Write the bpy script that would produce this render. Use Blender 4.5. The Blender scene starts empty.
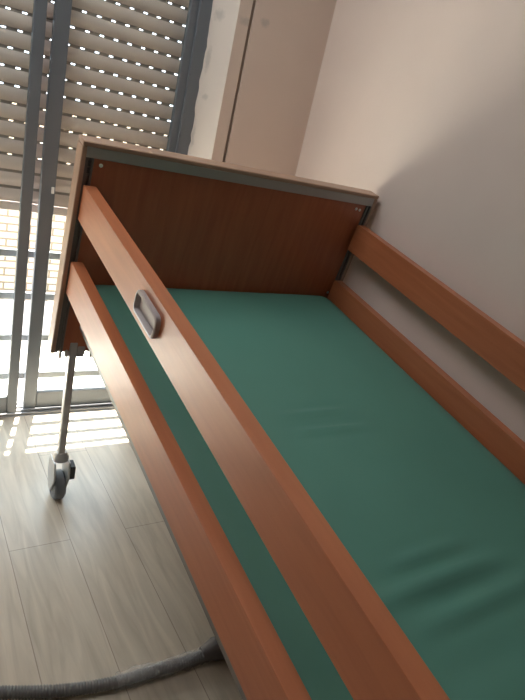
import bpy, bmesh, math, random
from mathutils import Vector, Matrix
random.seed(7)
S = bpy.context.scene
COL = S.collection

# ---------------------------------------------------------------- camera
cam_d = bpy.data.cameras.new('camera')
cam_d.sensor_fit = 'VERTICAL'; cam_d.sensor_height = 36.0
cam_d.lens = 566.03 / 700 * 36.0
cam_d.clip_start = 0.02
cam = bpy.data.objects.new('camera', cam_d); COL.objects.link(cam)
R = Matrix(((0.8328, 0.0144, -0.5534), (-0.5073, 0.4201, -0.7524), (0.2217, 0.9074, 0.3571)))
R = R.to_quaternion().to_matrix().to_4x4()
cam.matrix_world = Matrix.Translation((-0.4057, -1.4669, 0.1249)) @ R
S.camera = cam

# ---------------------------------------------------------------- world, sun, exposure
S.view_settings.view_transform = 'Standard'; S.view_settings.look = 'None'
S.view_settings.gamma = 1.0; S.view_settings.use_curve_mapping = False
S.view_settings.exposure = 2.35
W = bpy.data.worlds.new('sky'); S.world = W; W.use_nodes = True
bgn = W.node_tree.nodes['Background']
bgn.inputs['Color'].default_value = (0.74, 0.88, 1.0, 1)
bgn.inputs['Strength'].default_value = 1.7
sun_d = bpy.data.lights.new('sun', 'SUN'); sun_d.energy = 9.0; sun_d.angle = 0.012
sun_d.color = (1.0, 0.93, 0.82)
sun = bpy.data.objects.new('sun', sun_d); COL.objects.link(sun)
sun.location = (1.5, 6, 9)
sun.rotation_euler = Vector((-0.31, -1.0, -2.17)).to_track_quat('-Z', 'Y').to_euler()

fill_d = bpy.data.lights.new('ceiling_fill', 'AREA'); fill_d.shape = 'RECTANGLE'; fill_d.size = 1.0; fill_d.size_y = 1.0  # added fill light for the room's ambient level, unseen and without a fixture
fill_d.energy = 3.4; fill_d.color = (0.93, 0.97, 1.0)
fill = bpy.data.objects.new('ceiling_fill', fill_d); COL.objects.link(fill); fill.location = (-0.45, 0.05, 1.36)

ZF = -1.165           # room floor (heights are measured from the top of the headboard)
TILT = 0.1771         # the bed stands with its head end raised

# ---------------------------------------------------------------- helpers
def new_mat(name, col, rough=0.5, spec=0.5, metal=0.0, coat=0.0):
    m = bpy.data.materials.new(name); m.use_nodes = True
    b = m.node_tree.nodes['Principled BSDF']
    b.inputs['Base Color'].default_value = (*col, 1); b.inputs['Roughness'].default_value = rough
    b.inputs['Specular IOR Level'].default_value = spec; b.inputs['Metallic'].default_value = metal
    b.inputs['Coat Weight'].default_value = coat; b.inputs['Coat Roughness'].default_value = 0.25
    return m, m.node_tree, b
def noise_col(nt, b, c1, c2, scale, stretch=(1, 1, 1), detail=6, lo=0.35, hi=0.65, bump=0.0, dist=0.0):
    tc = nt.nodes.new('ShaderNodeTexCoord'); mp = nt.nodes.new('ShaderNodeMapping')
    mp.inputs['Scale'].default_value = stretch
    nz = nt.nodes.new('ShaderNodeTexNoise'); nz.inputs['Scale'].default_value = scale
    nz.inputs['Detail'].default_value = detail; nz.inputs['Distortion'].default_value = dist
    cr = nt.nodes.new('ShaderNodeValToRGB')
    cr.color_ramp.elements[0].position = lo; cr.color_ramp.elements[0].color = (*c1, 1)
    cr.color_ramp.elements[1].position = hi; cr.color_ramp.elements[1].color = (*c2, 1)
    nt.links.new(tc.outputs['Object'], mp.inputs[0]); nt.links.new(mp.outputs[0], nz.inputs['Vector'])
    nt.links.new(nz.outputs['Fac'], cr.inputs[0]); nt.links.new(cr.outputs[0], b.inputs['Base Color'])
    if bump:
        bp = nt.nodes.new('ShaderNodeBump'); bp.inputs['Strength'].default_value = bump
        bp.inputs['Distance'].default_value = 0.004
        nt.links.new(nz.outputs['Fac'], bp.inputs['Height']); nt.links.new(bp.outputs[0], b.inputs['Normal'])
    return tc, cr
def add_box(bm, x0, x1, y0, y1, z0, z1):
    vs = [bm.verts.new((x, y, z)) for x in (x0, x1) for y in (y0, y1) for z in (z0, z1)]
    for f in ((0, 1, 3, 2), (4, 6, 7, 5), (0, 4, 5, 1), (2, 3, 7, 6), (0, 2, 6, 4), (1, 5, 7, 3)):
        bm.faces.new([vs[i] for i in f])
def add_prism(bm, pts, axis, a, b):
    """extrude a 2-D outline along an axis (0=x, 1=y, 2=z)"""
    def mk(p, t):
        v = [p[0], p[1]]; v.insert(axis, t); return bm.verts.new(v)
    A = [mk(p, a) for p in pts]; B = [mk(p, b) for p in pts]; n = len(pts)
    bm.faces.new(A); bm.faces.new(B[::-1])
    for i in range(n):
        bm.faces.new((A[i], B[i], B[(i + 1) % n], A[(i + 1) % n]))
def add_tube(bm, path, rad, n=12, cap=True):
    """tube along a path; rad is a number or a list"""
    P = [Vector(p) for p in path]; rings = []
    for i, p in enumerate(P):
        t = (P[min(i + 1, len(P) - 1)] - P[max(i - 1, 0)]).normalized()
        u = t.cross(Vector((0, 0, 1)))
        if u.length < 1e-3: u = t.cross(Vector((0, 1, 0)))
        u.normalize(); v = t.cross(u).normalized()
        r = rad[i] if isinstance(rad, (list, tuple)) else rad
        rings.append([bm.verts.new(p + r * (math.cos(2 * math.pi * k / n) * u + math.sin(2 * math.pi * k / n) * v)) for k in range(n)])
    for a, b in zip(rings, rings[1:]):
        for k in range(n):
            bm.faces.new((a[k], a[(k + 1) % n], b[(k + 1) % n], b[k]))
    if cap:
        bm.faces.new(rings[0][::-1]); bm.faces.new(rings[-1])
def add_cyl(bm, c, r, axis, h, n=24, prof=None):
    """turned solid about an axis through c; prof is a list of (offset, radius)"""
    prof = prof or [(-h / 2, r), (h / 2, r)]
    d = Vector((0, 0, 0)); d[axis] = 1
    u = Vector((0, 0, 0)); u[(axis + 1) % 3] = 1; v = d.cross(u); c = Vector(c); rings = []
    for o, rr in prof:
        rings.append([bm.verts.new(c + d * o + rr * (math.cos(2 * math.pi * k / n) * u + math.sin(2 * math.pi * k / n) * v)) for k in range(n)])
    for a, b in zip(rings, rings[1:]):
        for k in range(n): bm.faces.new((a[k], a[(k + 1) % n], b[(k + 1) % n], b[k]))
    bm.faces.new(rings[0][::-1]); bm.faces.new(rings[-1])
def obj(name, bm, mat, parent=None, bevel=0.0, seg=2, smooth=False, ang=40):
    bmesh.ops.recalc_face_normals(bm, faces=bm.faces)
    me = bpy.data.meshes.new(name); bm.to_mesh(me); bm.free()
    me.materials.append(mat)
    o = bpy.data.objects.new(name, me); COL.objects.link(o)
    if parent: o.parent = parent
    if bevel:
        md = o.modifiers.new('bevel', 'BEVEL'); md.width = bevel; md.segments = seg
        md.limit_method = 'ANGLE'; md.angle_limit = math.radians(35)
        smooth = True
    if smooth:
        me.polygons.foreach_set('use_smooth', [True] * len(me.polygons))
        try: me.set_sharp_from_angle(angle=math.radians(ang))
        except Exception: pass
    return o
def box(name, mat, d, parent=None, bevel=0.0, seg=2):
    bm = bmesh.new(); add_box(bm, *d); return obj(name, bm, mat, parent, bevel, seg)
def struct(o): o['kind'] = 'structure'; return o
def thing(name, label, cat, loc=(0, 0, 0), rot=(0, 0, 0), group=None):
    o = bpy.data.objects.new(name, None); COL.objects.link(o); o.empty_display_size = 0.1
    o.location = loc; o.rotation_euler = rot; o['label'] = label; o['category'] = cat
    if group: o['group'] = group
    return o

# ---------------------------------------------------------------- materials
def wall_mat(name, col, stains=()):
    m, nt, b = new_mat(name, col, 0.75, 0.3)
    tc, cr = noise_col(nt, b, tuple(c * .96 for c in col), col, 3.0, detail=4, bump=0.0)
    nz = nt.nodes.new('ShaderNodeTexNoise'); nz.inputs['Scale'].default_value = 90; nz.inputs['Detail'].default_value = 3
    bp = nt.nodes.new('ShaderNodeBump'); bp.inputs['Strength'].default_value = 0.12; bp.inputs['Distance'].default_value = 0.002
    nt.links.new(tc.outputs['Object'], nz.inputs['Vector']); nt.links.new(nz.outputs['Fac'], bp.inputs['Height'])
    nt.links.new(bp.outputs[0], b.inputs['Normal'])
    src = cr.outputs[0]
    for (p, r, c) in stains:                    # grey filler smears left on the paint
        vm = nt.nodes.new('ShaderNodeVectorMath'); vm.operation = 'SUBTRACT'; vm.inputs[1].default_value = p
        nt.links.new(tc.outputs['Object'], vm.inputs[0])
        sc = nt.nodes.new('ShaderNodeVectorMath'); sc.operation = 'MULTIPLY'; sc.inputs[1].default_value = (1 / r[0], 1 / r[1], 1 / r[2])
        nt.links.new(vm.outputs[0], sc.inputs[0])
        ln = nt.nodes.new('ShaderNodeVectorMath'); ln.operation = 'LENGTH'; nt.links.new(sc.outputs[0], ln.inputs[0])
        n2 = nt.nodes.new('ShaderNodeTexNoise'); n2.inputs['Scale'].default_value = 70; nt.links.new(tc.outputs['Object'], n2.inputs['Vector'])
        ad = nt.nodes.new('ShaderNodeMath'); ad.operation = 'ADD'; nt.links.new(ln.outputs['Value'], ad.inputs[0]); nt.links.new(n2.outputs['Fac'], ad.inputs[1])
        mr = nt.nodes.new('ShaderNodeMapRange'); mr.inputs['From Min'].default_value = 0.9; mr.inputs['From Max'].default_value = 1.6
        mr.inputs['To Min'].default_value = 0.42; mr.inputs['To Max'].default_value = 0.0
        nt.links.new(ad.outputs[0], mr.inputs['Value'])
        mx = nt.nodes.new('ShaderNodeMix'); mx.data_type = 'RGBA'; mx.inputs[7].default_value = (*c, 1)
        nt.links.new(mr.outputs[0], mx.inputs[0]); nt.links.new(src, mx.inputs[6]); src = mx.outputs[2]
    nt.links.new(src, b.inputs['Base Color'])
    return m
GREY = (0.36, 0.34, 0.32)
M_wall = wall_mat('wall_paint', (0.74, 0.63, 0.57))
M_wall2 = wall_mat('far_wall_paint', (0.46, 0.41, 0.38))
M_pier = wall_mat('wall_paint_smeared', (0.74, 0.61, 0.53), [((0.737, 0.54, 0.465), (0.022, 0.3, 0.018), GREY)])
M_strip = wall_mat('strip_paint', (0.72, 0.60, 0.52), [((0.658, 0.54, 0.448), (0.03, 0.3, 0.016), GREY)])
M_plaster = wall_mat('raw_plaster', (0.74, 0.67, 0.61), [((0.60, 0.64, 0.455), (0.05, 0.035, 0.022), GREY), ((0.60, 0.662, 0.31), (0.05, 0.018, 0.05), GREY),
    ((0.6, 0.675, 0.03), (0.05, 0.014, 0.05), GREY), ((0.6, 0.64, 0.18), (0.05, 0.02, 0.012), GREY)])
M_ceil = wall_mat('ceiling_paint', (0.8, 0.77, 0.73))
M_groove = new_mat('groove_shade', (0.30, 0.225, 0.18), 0.8)[0]  # grey-brown puts the shade of the shallow groove into the colour

def floor_mat():
    m, nt, b = new_mat('laminate', (0.4, 0.35, 0.3), 0.28, 0.5)
    tc = nt.nodes.new('ShaderNodeTexCoord')
    mp = nt.nodes.new('ShaderNodeMapping'); mp.inputs['Rotation'].default_value = (0, 0, math.pi / 2)
    mp.inputs['Location'].default_value = (-0.093, -0.060, 0)
    br = nt.nodes.new('ShaderNodeTexBrick'); br.offset = 0.37; br.inputs['Scale'].default_value = 1.0
    br.inputs['Brick Width'].default_value = 1.25; br.inputs['Row Height'].default_value = 0.176
    br.inputs['Mortar Size'].default_value = 0.0012; br.inputs['Mortar Smooth'].default_value = 0.2
    br.inputs['Color1'].default_value = (0.56, 0.49, 0.395, 1); br.inputs['Color2'].default_value = (0.60, 0.52, 0.42, 1)
    br.inputs['Mortar'].default_value = (0.32, 0.26, 0.21, 1)
    nt.links.new(tc.outputs['Object'], mp.inputs[0]); nt.links.new(mp.outputs[0], br.inputs['Vector'])
    mg = nt.nodes.new('ShaderNodeMapping'); mg.inputs['Scale'].default_value = (14, 1.3, 1)
    nz = nt.nodes.new('ShaderNodeTexNoise'); nz.inputs['Scale'].default_value = 2.2; nz.inputs['Detail'].default_value = 8; nz.inputs['Distortion'].default_value = 1.2
    nt.links.new(tc.outputs['Object'], mg.inputs[0]); nt.links.new(mg.outputs[0], nz.inputs['Vector'])
    cr = nt.nodes.new('ShaderNodeValToRGB')
    cr.color_ramp.elements[0].position = 0.3; cr.color_ramp.elements[0].color = (0.78, 0.765, 0.75, 1)
    cr.color_ramp.elements[1].position = 0.7; cr.color_ramp.elements[1].color = (1.08, 1.08, 1.08, 1)
    nt.links.new(nz.outputs['Fac'], cr.inputs[0])
    mx = nt.nodes.new('ShaderNodeMix'); mx.data_type = 'RGBA'; mx.blend_type = 'MULTIPLY'; mx.inputs[0].default_value = 1
    nt.links.new(br.outputs['Color'], mx.inputs[6]); nt.links.new(cr.outputs[0], mx.inputs[7])
    nt.links.new(mx.outputs[2], b.inputs['Base Color'])
    bp = nt.nodes.new('ShaderNodeBump'); bp.inputs['Strength'].default_value = 0.25; bp.inputs['Distance'].default_value = 0.001; bp.invert = True
    nt.links.new(br.outputs['Fac'], bp.inputs['Height']); nt.links.new(bp.outputs[0], b.inputs['Normal'])
    return m
M_floor = floor_mat()

def wood_mat(name, c1, c2, rough, coat, stretch, scale=6.0):
    m, nt, b = new_mat(name, c1, rough, 0.5, 0, coat)
    noise_col(nt, b, c1, c2, scale, stretch, detail=8, lo=0.3, hi=0.7, dist=0.6)
    return m
M_beech = wood_mat('beech', (0.41, 0.132, 0.056), (0.48, 0.164, 0.072), 0.42, 0.12, (9, 0.7, 9))
M_edge = wood_mat('beech_edge', (0.37, 0.24, 0.165), (0.42, 0.28, 0.20), 0.42, 0.1, (0.7, 9, 0.7))
M_panel = wood_mat('dark_beech_panel', (0.38, 0.112, 0.052), (0.46, 0.145, 0.068), 0.33, 0.1, (10, 10, 0.8), 5)
M_alu = new_mat('anodised_aluminium', (0.42, 0.41, 0.40), 0.45, 0.5, 0.55)[0]
M_alu2 = new_mat('dark_aluminium', (0.16, 0.15, 0.145), 0.45, 0.5, 0.4)[0]
M_frame = new_mat('window_aluminium', (0.17, 0.19, 0.215), 0.42, 0.5, 0.3)[0]
M_sill = new_mat('track_aluminium', (0.42, 0.42, 0.42), 0.4, 0.5, 0.5)[0]
M_slat = new_mat('shutter_slats', (0.68, 0.57, 0.52), 0.55, 0.4)[0]
M_link = new_mat('shutter_links', (0.32, 0.275, 0.25), 0.7, 0.3)[0]
M_white = new_mat('white_plastic', (0.8, 0.8, 0.78), 0.4)[0]
M_steel = new_mat('painted_steel', (0.55, 0.55, 0.55), 0.4, 0.5, 0.4)[0]
M_dsteel = new_mat('grey_steel', (0.22, 0.21, 0.21), 0.5, 0.5, 0.3)[0]
M_dark = new_mat('dark_plastic', (0.05, 0.05, 0.055), 0.5)[0]
M_greyp = new_mat('grey_plastic', (0.40, 0.36, 0.36), 0.4)[0]
M_wheel = new_mat('grey_tyre', (0.16, 0.17, 0.19), 0.5)[0]
M_chrome = new_mat('screw_steel', (0.75, 0.72, 0.68), 0.3, 0.5, 0.9)[0]
M_hose = new_mat('hose_grey', (0.15, 0.143, 0.138), 0.4)[0]
M_cuff = new_mat('cuff_grey', (0.12, 0.105, 0.10), 0.5)[0]
M_rail = new_mat('railing_paint', (0.33, 0.34, 0.36), 0.5)[0]
M_pave = new_mat('terrace_tiles', (0.72, 0.68, 0.62), 0.8)[0]

def glass_mat():
    m = bpy.data.materials.new('clear_glass'); m.use_nodes = True; nt = m.node_tree; nt.nodes.clear()
    o = nt.nodes.new('ShaderNodeOutputMaterial'); mx = nt.nodes.new('ShaderNodeMixShader')
    tr = nt.nodes.new('ShaderNodeBsdfTransparent'); tr.inputs[0].default_value = (0.96, 0.98, 0.97, 1)
    gl = nt.nodes.new('ShaderNodeBsdfGlossy'); gl.inputs['Roughness'].default_value = 0.03
    fr = nt.nodes.new('ShaderNodeFresnel'); fr.inputs['IOR'].default_value = 1.45
    ge = nt.nodes.new('ShaderNodeNewGeometry'); ma = nt.nodes.new('ShaderNodeMath'); ma.operation = 'SUBTRACT'; ma.use_clamp = True
    nt.links.new(fr.outputs[0], ma.inputs[0]); nt.links.new(ge.outputs['Backfacing'], ma.inputs[1])   # one reflection per pane
    nt.links.new(ma.outputs[0], mx.inputs[0]); nt.links.new(tr.outputs[0], mx.inputs[1]); nt.links.new(gl.outputs[0], mx.inputs[2])
    nt.links.new(mx.outputs[0], o.inputs[0]); return m
M_glass = glass_mat()
def wrap_mat():
    m = bpy.data.materials.new('clear_film'); m.use_nodes = True; nt = m.node_tree; nt.nodes.clear()
    o = nt.nodes.new('ShaderNodeOutputMaterial'); mx = nt.nodes.new('ShaderNodeMixShader'); mx.inputs[0].default_value = 0.26
    tr = nt.nodes.new('ShaderNodeBsdfTransparent')
    pb = nt.nodes.new('ShaderNodeBsdfPrincipled'); pb.inputs['Base Color'].default_value = (0.75, 0.75, 0.76, 1); pb.inputs['Roughness'].default_value = 0.1
    nt.links.new(tr.outputs[0], mx.inputs[1]); nt.links.new(pb.outputs[0], mx.inputs[2]); nt.links.new(mx.outputs[0], o.inputs[0]); return m
M_wrap = wrap_mat()
def cover_mat():
    m, nt, b = new_mat('green_vinyl', (0.07, 0.19, 0.15), 0.55, 0.4)
    b.inputs['Sheen Weight'].default_value = 0.05
    noise_col(nt, b, (0.088, 0.252, 0.206), (0.098, 0.275, 0.226), 2.5, detail=3)
    return m
M_cover = cover_mat()
def brick_mat():
    m, nt, b = new_mat('pale_brick', (0.7, 0.6, 0.5), 0.85)
    tc = nt.nodes.new('ShaderNodeTexCoord'); mp = nt.nodes.new('ShaderNodeMapping'); mp.inputs['Rotation'].default_value = (math.pi / 2, 0, 0)
    br = nt.nodes.new('ShaderNodeTexBrick'); br.inputs['Scale'].default_value = 1
    br.inputs['Brick Width'].default_value = 0.13; br.inputs['Row Height'].default_value = 0.045; br.inputs['Mortar Size'].default_value = 0.006
    br.inputs['Color1'].default_value = (0.50, 0.41, 0.30, 1); br.inputs['Color2'].default_value = (0.38, 0.30, 0.21, 1); br.inputs['Mortar'].default_value = (0.13, 0.105, 0.08, 1)
    nt.links.new(tc.outputs['Object'], mp.inputs[0]); nt.links.new(mp.outputs[0], br.inputs['Vector']); nt.links.new(br.outputs['Color'], b.inputs['Base Color'])
    return m
M_brick = brick_mat()

# ---------------------------------------------------------------- room shell
XR = 1.02; YW = 0.540; YO = 0.80; ZC = 1.42; XL = -2.35; YB = -4.0; ZL = 1.0; XO = -1.25
T = 0.12
struct(box('floor', M_floor, (XL - T, XR + T, YB - T, 0.66, ZF - 0.1, ZF)))
struct(box('ceiling', M_ceil, (XL - T, XR + T, YB - T, YO, ZC, ZC + 0.1)))
struct(box('wall_right', M_wall, (XR, XR + T, YB - T, YO, ZF, ZC)))
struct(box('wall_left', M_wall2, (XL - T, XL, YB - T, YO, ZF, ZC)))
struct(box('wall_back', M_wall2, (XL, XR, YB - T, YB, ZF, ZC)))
# window wall: two piers and the lintel over the opening, with a chase beside the right jamb
bm = bmesh.new()
add_box(bm, 0.688, XR, YW, YO, ZF, ZC)
add_box(bm, 0.626, 0.688, YW + 0.020, YO, ZF, ZC)
add_box(bm, XO - 0.0, 0.626, YW, YO, ZL, ZC)
add_box(bm, XL, XO, YW, YO, ZF, ZC)
struct(obj('wall_window', bm, M_pier))
struct(box('trim_1', M_strip, (0.626, 0.674, YW, YW + 0.020, ZF, ZL)))
struct(box('trim_2', M_groove, (0.674, 0.688, YW + 0.008, YW + 0.020, ZF, ZC)))  # strip added to make the groove read as shaded
# rough splayed plaster jamb with a ragged edge against the frame
bm = bmesh.new(); prev = None
NZ = 90
for i in range(NZ + 1):
    z = ZF + (ZL - ZF) * i / NZ
    w = 0.0022 * math.sin(z * 23) + 0.0018 * math.sin(z * 71 + 1) + random.uniform(-.0025, .0025)
    row = [bm.verts.new((0.626, YW, z))]
    for k in range(1, 5):
        t = k / 4
        x = 0.626 - 0.029 * t + (random.uniform(-.0012, .0012) if k < 4 else w)
        row.append(bm.verts.new((x, YW + 0.136 * t, z)))
    row.append(bm.verts.new((row[-1].co.x, 0.70, z)))
    row.append(bm.verts.new((0.638, 0.70, z)))
    if prev:
        for k in range(len(row)):
            k2 = (k + 1) % len(row)
            bm.faces.new((prev[k], prev[k2], row[k2], row[k]))
    else: bm.faces.new(row)
    prev = row
bm.faces.new(prev[::-1])
struct(obj('trim_3', bm, M_plaster, smooth=True, ang=50))

# ---------------------------------------------------------------- window with two sliding sashes
win = bpy.data.objects.new('window_1', None); COL.objects.link(win); win.location = (0, 0.7, ZF); struct(win)
def wbox(name, mat, d, parent=None, bevel=0.002):
    """box given in room coordinates, stored relative to the window or sash"""
    o = (0, 0.7, ZF)
    bm = bmesh.new(); add_box(bm, d[0], d[1], d[2] - .7, d[3] - .7, d[4] - ZF, d[5] - ZF)
    return obj(name, bm, mat, parent or win, bevel)
bm = bmesh.new()
for d in ((0.548, 0.626, 0.690, 0.785, ZF, ZL), (0.528, 0.560, 0.712, 0.726, ZF, ZL), (XO, XO + .05, 0.66, 0.775, ZF, ZL), (XO, 0.64, 0.66, 0.775, ZL - 0.05, ZL)):
    add_box(bm, d[0], d[1], d[2] - .7, d[3] - .7, d[4] - ZF, d[5] - ZF)
obj('window_frame', bm, M_frame, win, 0.003)
bm = bmesh.new()
add_box(bm, XO, 0.64, -0.04, 0.105, -0.1, 0.0)
for y in (-0.032, -0.004, 0.024, 0.056): add_box(bm, XO, 0.60, y, y + 0.004, 0.0, 0.008)
obj('sliding_track', bm, M_sill, win, 0.001)
def sash(x0, x1, y0, y1, ws_l, ws_r):
    bm = bmesh.new()
    for d in ((x0, x0 + ws_l, ZF + .008, ZL - .05), (x1 - ws_r, x1, ZF + .008, ZL - .05)):
        add_box(bm, d[0], d[1], y0 - .7, y1 - .7, d[2] - ZF, d[3] - ZF)
    for z0, z1 in ((ZF + .008, ZF + .085), (ZL - .12, ZL - .05)):
        add_box(bm, x0 + ws_l, x1 - ws_r, y0 + .002 - .7, y1 - .002 - .7, z0 - ZF, z1 - ZF)
    s = obj('sash', bm, M_frame, win, 0.003)
    ym = (y0 + y1) / 2
    wbox('glass_pane', M_glass, (x0 + ws_l, x1 - ws_r, ym - .003, ym + .003, ZF + .085, ZL - .12), s, 0)
    return s
sL = sash(XO + .05, 0.0325, 0.672, 0.694, .05, .038)
sR = sash(0.062, 0.556, 0.700, 0.724, .051, .038)
l = wbox('latch', M_white, (0.098, 0.108, 0.694, 0.700, -0.262, -0.238), sR, 0.002)

# ---------------------------------------------------------------- roller shutter outside the sashes
sh = thing('roller_shutter', 'grey-beige roller shutter half lowered behind the sliding window, light dots between its slats', 'shutter', (0, 0.765, -0.349))
X0, X1 = -1.21, 0.60
P = 0.0558; SB = 0.0455
slat = bmesh.new(); link = bmesh.new()
nrow = 23
for r in range(nrow):
    z0 = 0.030 + r * P                                # relative to the bottom edge
    prof = []
    for k in range(7):
        t = k / 6; prof.append((-0.004 - 0.0065 * math.sin(math.pi * t), z0 + SB * t))
    prof += [(0.004, z0 + SB), (0.004, z0)]
    add_prism(slat, prof, 0, X0, X1)
    za, zb = z0 + SB, z0 + P
    if r < 2:
        add_box(link, X0, X1, -0.002, 0.002, za, zb)
    else:
        pitch = 0.0505; hw = 0.0148
        off = random.uniform(0, pitch); x = X0
        hx = X0 + off
        add_box(link, X0, X1, -0.002, 0.002, za, za + 0.0030)
        add_box(link, X0, X1, -0.002, 0.002, zb - 0.0028, zb)
        while x < X1:
            xe = min(hx, X1)
            if xe > x: add_box(link, x, xe, -0.002, 0.002, za + 0.0030, zb - 0.0028)
            x = hx + hw; hx += pitch
cur = obj('slats', slat, M_slat, sh, smooth=True, ang=50)
obj('perforated_links', link, M_link, sh)
bm = bmesh.new(); add_box(bm, X0, X1, -0.011, 0.008, -0.002, 0.028)
obj('bottom_bar', bm, M_slat, sh, 0.003)

# ---------------------------------------------------------------- balcony
struct(box('balcony_floor', M_pave, (-4, 4, 0.805, 2.3, ZF - 0.12, ZF - 0.03)))
struct(box('balcony_wall', M_brick, (-4, 4, 2.1, 2.3, ZF - 0.03, -0.02)))
rl = thing('guard_railing', 'grey railing of four horizontal bars across the bright gap under the shutter', 'railing', (0, 0.737, ZF))
k = (0.737 + 1.4669) / (0.75 + 1.4669)
for zc in (-0.507, -0.675, -0.852, -1.022):
    z = 0.1249 - (0.1249 - zc) * k - ZF
    bm = bmesh.new(); add_box(bm, -1.20, 0.545, -0.009, 0.009, z - 0.0145, z + 0.0145)
    obj('rail_bar', bm, M_rail, rl, 0.004)
for x in (-1.19, 0.538):
    bm = bmesh.new(); add_box(bm, x - .008, x + .008, -0.010, 0.010, 0.0, 0.74)
    obj('post', bm, M_rail, rl, 0.003)

# ---------------------------------------------------------------- bed
bed = thing('hospital_bed', 'beech hospital bed with side rails, its head end under the window', 'bed', (0, 0, 0), (TILT, 0, 0))
WB, HB, DC = 1.0, 0.634, 0.0515
E1 = 0.013
# headboard edging (wood), with channel, panel and fittings as its sub-parts
bm = bmesh.new()
add_box(bm, 0, WB, 0, DC, -E1, 0)
add_box(bm, 0, E1, 0, DC, -HB, -E1)
add_box(bm, WB - E1, WB, 0, DC, -HB, -E1)
add_box(bm, E1, WB - E1, 0.040, DC, -HB, -E1)
hb = obj('headboard', bm, M_edge, bed, 0.003)
bm = bmesh.new()
add_box(bm, E1, WB - E1, 0.002, 0.040, -0.040, -E1)
obj('channel', bm, M_alu, hb, 0.001)
for a, b in ((E1, 0.034), (WB - 0.034, WB - E1)):
    bm = bmesh.new()
    add_box(bm, a, a + 0.007, 0.002, 0.040, -HB + .002, -0.040)
    add_box(bm, b - 0.006, b, 0.002, 0.040, -HB + .002, -0.040)
    add_box(bm, a + 0.007, b - 0.006, 0.009, 0.040, -HB + .002, -0.040)
    obj('side_channel', bm, M_alu2, hb, 0.001)
bm = bmesh.new(); add_box(bm, 0.034, WB - 0.034, 0.007, 0.040, -HB + .002, -0.0405)
obj('panel', bm, M_panel, hb, 0.001)
bm = bmesh.new()
for z in (-0.048, -0.066):
    add_box(bm, 0.0205, 0.0275, 0.005, 0.010, z - 0.014, z)
obj('slot_plate', bm, M_dark, hb)
for (x, z) in ((0.054, -0.056), (0.945, -0.060), (0.928, -0.058), (0.955, -0.382)):
    bm = bmesh.new(); add_cyl(bm, (x, 0.0055, z), 0.005, 1, 0.003, 14, [(-.0015, .0035), (0, .005), (.0015, .005)])
    obj('screw', bm, M_chrome, hb, smooth=True)
# side rails
TH = 0.0314; XI = 0.015
Y0, Y1 = -2.02, -0.003
def rail(x0, z0, z1):
    bm = bmesh.new(); c = 0.005
    pts = [(Y0, z0), (Y1 - c * .3, z0), (Y1, z0 + c * .3), (Y1, z1 - c), (Y1 - c * .3, z1 - c * .3), (Y1 - c, z1), (Y0, z1)]
    add_prism(bm, pts, 0, x0, x0 + TH)
    return obj('side_rail', bm, M_beech, bed, 0.006, 4)
ru = rail(XI, -0.2025, -0.1072); rail(XI, -0.4243, -0.3237)
rail(WB - XI - TH, -0.2025, -0.1072); rail(WB - XI - TH, -0.4243, -0.3237)
# release grip on the near upper rail: a rounded shell with a hollow mouth
def rr(y0, y1, z0, z1, r, n=5):
    out = []
    for cy, cz, a0 in ((y1 - r, z1 - r, 0), (y0 + r, z1 - r, 90), (y0 + r, z0 + r, 180), (y1 - r, z0 + r, 270)):
        for i in range(n + 1):
            a = math.radians(a0 + 90 * i / n); out.append((cy + r * math.cos(a), cz + r * math.sin(a)))
    return out
bm = bmesh.new()
loops = []
XF = XI
for (x, ins, r) in ((XF, 0.0, .016), (XF - .009, 0.0, .016), (XF - .011, .003, .013), (XF - .011, .006, .010), (XF - .007, .008, .008), (XF - .001, .010, .007)):
    loops.append([bm.verts.new((x, y, z)) for y, z in rr(-0.605 + ins, -0.487 - ins, -0.180 + ins, -0.129 - ins, r)])
for a, b in zip(loops, loops[1:]):
    n = len(a)
    for i in range(n): bm.faces.new((a[i], a[(i + 1) % n], b[(i + 1) % n], b[i]))
bm.faces.new(loops[-1]); bm.faces.new(loops[0][::-1])
g = obj('release_grip', bm, M_greyp, ru, smooth=True, ang=35)
# steel frame under the mattress
bm = bmesh.new()
for x in (0.070, WB - 0.110): add_box(bm, x, x + 0.04, -2.0, 0.0, -0.545, -0.503)
for y in (-0.07, -0.7, -1.3, -1.98): add_box(bm, 0.11, WB - 0.11, y, y + 0.04, -0.545, -0.503)
obj('bed_frame', bm, M_dsteel, bed, 0.003)
bm = bmesh.new(); add_box(bm, 0.06, WB - 0.06, -2.0, -0.004, -0.502, -0.485)
obj('mattress_platform', bm, M_dsteel, bed, 0.002)
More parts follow.
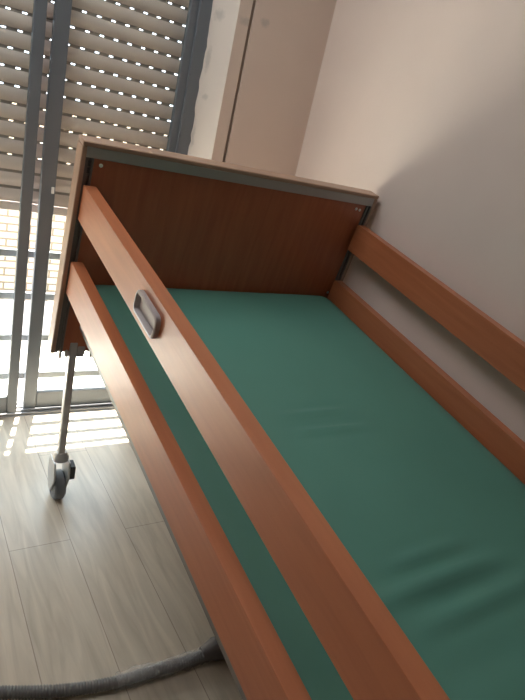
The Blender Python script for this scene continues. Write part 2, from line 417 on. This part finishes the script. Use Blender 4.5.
# legs stand upright on the floor although the bed above is tilted
inv = Matrix.Rotation(TILT, 4, 'X').inverted()
def fix(bm):
    bmesh.ops.transform(bm, matrix=inv, verts=bm.verts); return bm
def leg(x, y, ztop):
    bm = bmesh.new()
    add_prism(bm, [(y - .012, ZF + .175), (y + .012, ZF + .175), (y + .014, ztop), (y - .014, ztop)], 0, x - .011, x + .011)
    lg = obj('leg', fix(bm), M_steel, bed, 0.003)
    # caster
    bm = bmesh.new()
    add_cyl(bm, (x + .002, y, ZF + .165), .02, 2, .03, 18, [(-.015, .026), (.0, .024), (.015, .016)])
    for s in (-1, 1):
        add_prism(bm, [(y - .034, ZF + .155), (y + .034, ZF + .155), (y + .040, ZF + .095), (y + .016, ZF + .038), (y - .014, ZF + .036), (y - .042, ZF + .095)], 0, x + s * .023 - .003, x + s * .023 + .003)
    c = obj('caster', fix(bm), M_steel, lg, 0.002)
    bm = bmesh.new()
    add_cyl(bm, (x, y, ZF + .0505), .05, 0, .028, 32, [(-.018, .030), (-.018, .043), (-.012, .0495), (.012, .0495), (.018, .043), (.018, .030)])
    add_cyl(bm, (x, y, ZF + .0505), .012, 0, .05, 16)
    obj('wheel', fix(bm), M_wheel, lg, smooth=True)
    bm = bmesh.new()
    add_prism(bm, [(y - .020, ZF + .075), (y + .02, ZF + .085), (y + .02, ZF + .130), (y - .02, ZF + .125)], 0, x + .027, x + .050)
    obj('brake_pedal', fix(bm), M_dark, lg, 0.004)
    return lg
YLG = 0.135
leg(0.066, YLG - .012, -0.59)
leg(WB - 0.066, YLG - .012, -0.59)
# bracket with small hooks under the headboard corner
bm = bmesh.new()
for (xa, xb, za, zb) in ((0.026, 0.034, -.645, -.615), (0.043, 0.052, -.640, -.615), (0.052, 0.094, -.638, -.622), (0.096, 0.103, -.632, -.59), (0.118, 0.137, -.642, -.59), (0.078, 0.100, -.640, -.60)):
    add_box(bm, xa, xb, YLG - .020, YLG + .012, za, zb)
obj('leg_bracket', fix(bm), M_steel, bed, 0.003)

# ---------------------------------------------------------------- mattress in its green cover
mt = bmesh.new()
mx0, mx1, my0, my1 = 0.060, 0.950, -1.99, -0.006
NX, NY = 64, 190
ZT, ZBm = -0.383, -0.484
def ridge(x, y, x0, x1, yc, slope, amp, wd):
    yy = yc + slope * (x - (x0 + x1) / 2)
    e = 1.0
    m = (x - (x0 + x1) / 2) / ((x1 - x0) / 2)
    e = math.exp(-(m * m) ** 1.5 * 1.3)
    d = (y - yy) / wd
    return amp * e * (math.exp(-d * d) - 0.55 * math.exp(-((d - 1.6) ** 2)) - 0.35 * math.exp(-((d + 1.6) ** 2)))
RID = [(0.38, 0.57, -0.622, -.01, .0055, .012), (0.37, 0.60, -0.685, -.03, .0060, .012), (0.37, 0.58, -1.045, .05, .0045, .014),
       (0.27, 0.64, -1.100, .02, .0085, .017), (0.33, 0.70, -1.165, .02, .0065, .017), (0.60, 0.93, -1.22, .10, .004, .03), (0.2, 0.6, -1.30, .05, .004, .03)]
def mz(x, y):
    u = (x - mx0) / (mx1 - mx0); e = min(u, 1 - u) * (mx1 - mx0)
    ex = 0.0 if e > .05 else (1 - e / .05)
    ey = 0.0 if my1 - y > .05 else (1 - (my1 - y) / .05)
    z = ZT - 0.022 * (1 - math.sqrt(max(0, 1 - ex * ex))) - 0.012 * (1 - math.sqrt(max(0, 1 - ey * ey)))
    for rd in RID: z += ridge(x, y, *rd)
    z += 0.0015 * math.sin(3.1 * x + 2.3 * y) + 0.001 * math.sin(9 * x - 5 * y)
    return z
def edge_pos(i, n):
    t = i / n
    return 0.5 - 0.5 * math.cos(math.pi * t) if False else t
xs = [mx0 + d for d in (0, .004, .010, .018, .028, .04)] + [mx0 + .05 + (mx1 - mx0 - .1) * i / NX for i in range(NX + 1)] + [mx1 - d for d in (.04, .028, .018, .010, .004, 0)]
ys = [my0 + (my1 - .05 - my0) * i / NY for i in range(NY + 1)] + [my1 - d for d in (.035, .02, .01, .004, 0)]
G = [[mt.verts.new((x, y, mz(x, y))) for x in xs] for y in ys]
for a, b in zip(G, G[1:]):
    for i in range(len(xs) - 1): mt.faces.new((a[i], a[i + 1], b[i + 1], b[i]))
def skirt(top):
    r = 0.02
    low = [mt.verts.new((v.co.x, v.co.y, ZBm)) for v in top]
    for i in range(len(top) - 1): mt.faces.new((top[i], top[i + 1], low[i + 1], low[i]))
    return low
sk = [skirt(G[0]), skirt([g_[0] for g_ in G]), skirt(G[-1]), skirt([g_[-1] for g_ in G])]
mt.faces.new((sk[0][0], sk[0][-1], sk[2][-1], sk[2][0]))
bmesh.ops.remove_doubles(mt, verts=mt.verts, dist=1e-6)
mo = obj('mattress', mt, M_cover, smooth=True, ang=60)
mo.rotation_euler = (TILT, 0, 0)
mo['label'] = 'green covered mattress with slight wrinkles lying on the hospital bed'; mo['category'] = 'mattress'

# ---------------------------------------------------------------- hose on the floor
hs = thing('corrugated_hose', 'grey corrugated hose half wrapped in clear film on the floor beside the bed', 'hose', (0, -0.6, ZF))
ctrl = [(-0.75, -0.30), (-0.48, -0.435), (-0.206, -0.541), (-0.086, -0.584), (0.023, -0.608), (0.121, -0.615), (0.227, -0.620), (0.300, -0.617)]
def spline(c, n):
    out = []
    for i in range(len(c) - 1):
        p0 = c[max(i - 1, 0)]; p1 = c[i]; p2 = c[i + 1]; p3 = c[min(i + 2, len(c) - 1)]
        for j in range(n):
            t = j / n
            out.append(tuple(0.5 * ((2 * b) + (-a + c_) * t + (2 * a - 5 * b + 4 * c_ - d) * t * t + (-a + 3 * b - 3 * c_ + d) * t ** 3) for a, b, c_, d in zip(p0, p1, p2, p3)))
    out.append(tuple(c[-1])); return out
raw = spline(ctrl, 40)
# resample at equal steps
pts = [raw[0]]; acc = 0.0; step = 0.0017
for a, b in zip(raw, raw[1:]):
    L = math.hypot(b[0] - a[0], b[1] - a[1]); d = step - acc
    while d <= L:
        pts.append((a[0] + (b[0] - a[0]) * d / L, a[1] + (b[1] - a[1]) * d / L)); d += step
    acc = L - (d - step)
RH = 0.0148
bm = bmesh.new()
add_tube(bm, [(x, y + .6, RH + .0015) for x, y in pts], [RH if i % 4 < 2 else RH - 0.0024 for i in range(len(pts))], 18)
obj('corrugated_tube', bm, M_hose, hs, smooth=True, ang=60)
bm = bmesh.new(); wp = [p for p in pts if p[0] > 0.035][::5]
rads = [RH + 0.003 + random.uniform(0, 0.004) for _ in wp]
add_tube(bm, [(x, y + .6, RH + .003) for x, y in wp], rads, 16, cap=False)
for v in bm.verts:
    v.co.x += random.uniform(-.003, .003); v.co.y += random.uniform(-.002, .002); v.co.z = max(0.0006, v.co.z + random.uniform(-.003, .003))
obj('film_wrap', bm, M_wrap, hs, smooth=True, ang=25)
bm = bmesh.new()
add_tube(bm, [(0.262, -0.017, .020), (0.272, -0.017, .021), (0.292, -0.019, .028), (0.325, -0.026, .031), (0.40, -0.045, .031)], [.0175, .0195, .0275, .030, .030], 22)
obj('cuff', bm, M_cuff, hs, smooth=True, ang=50)
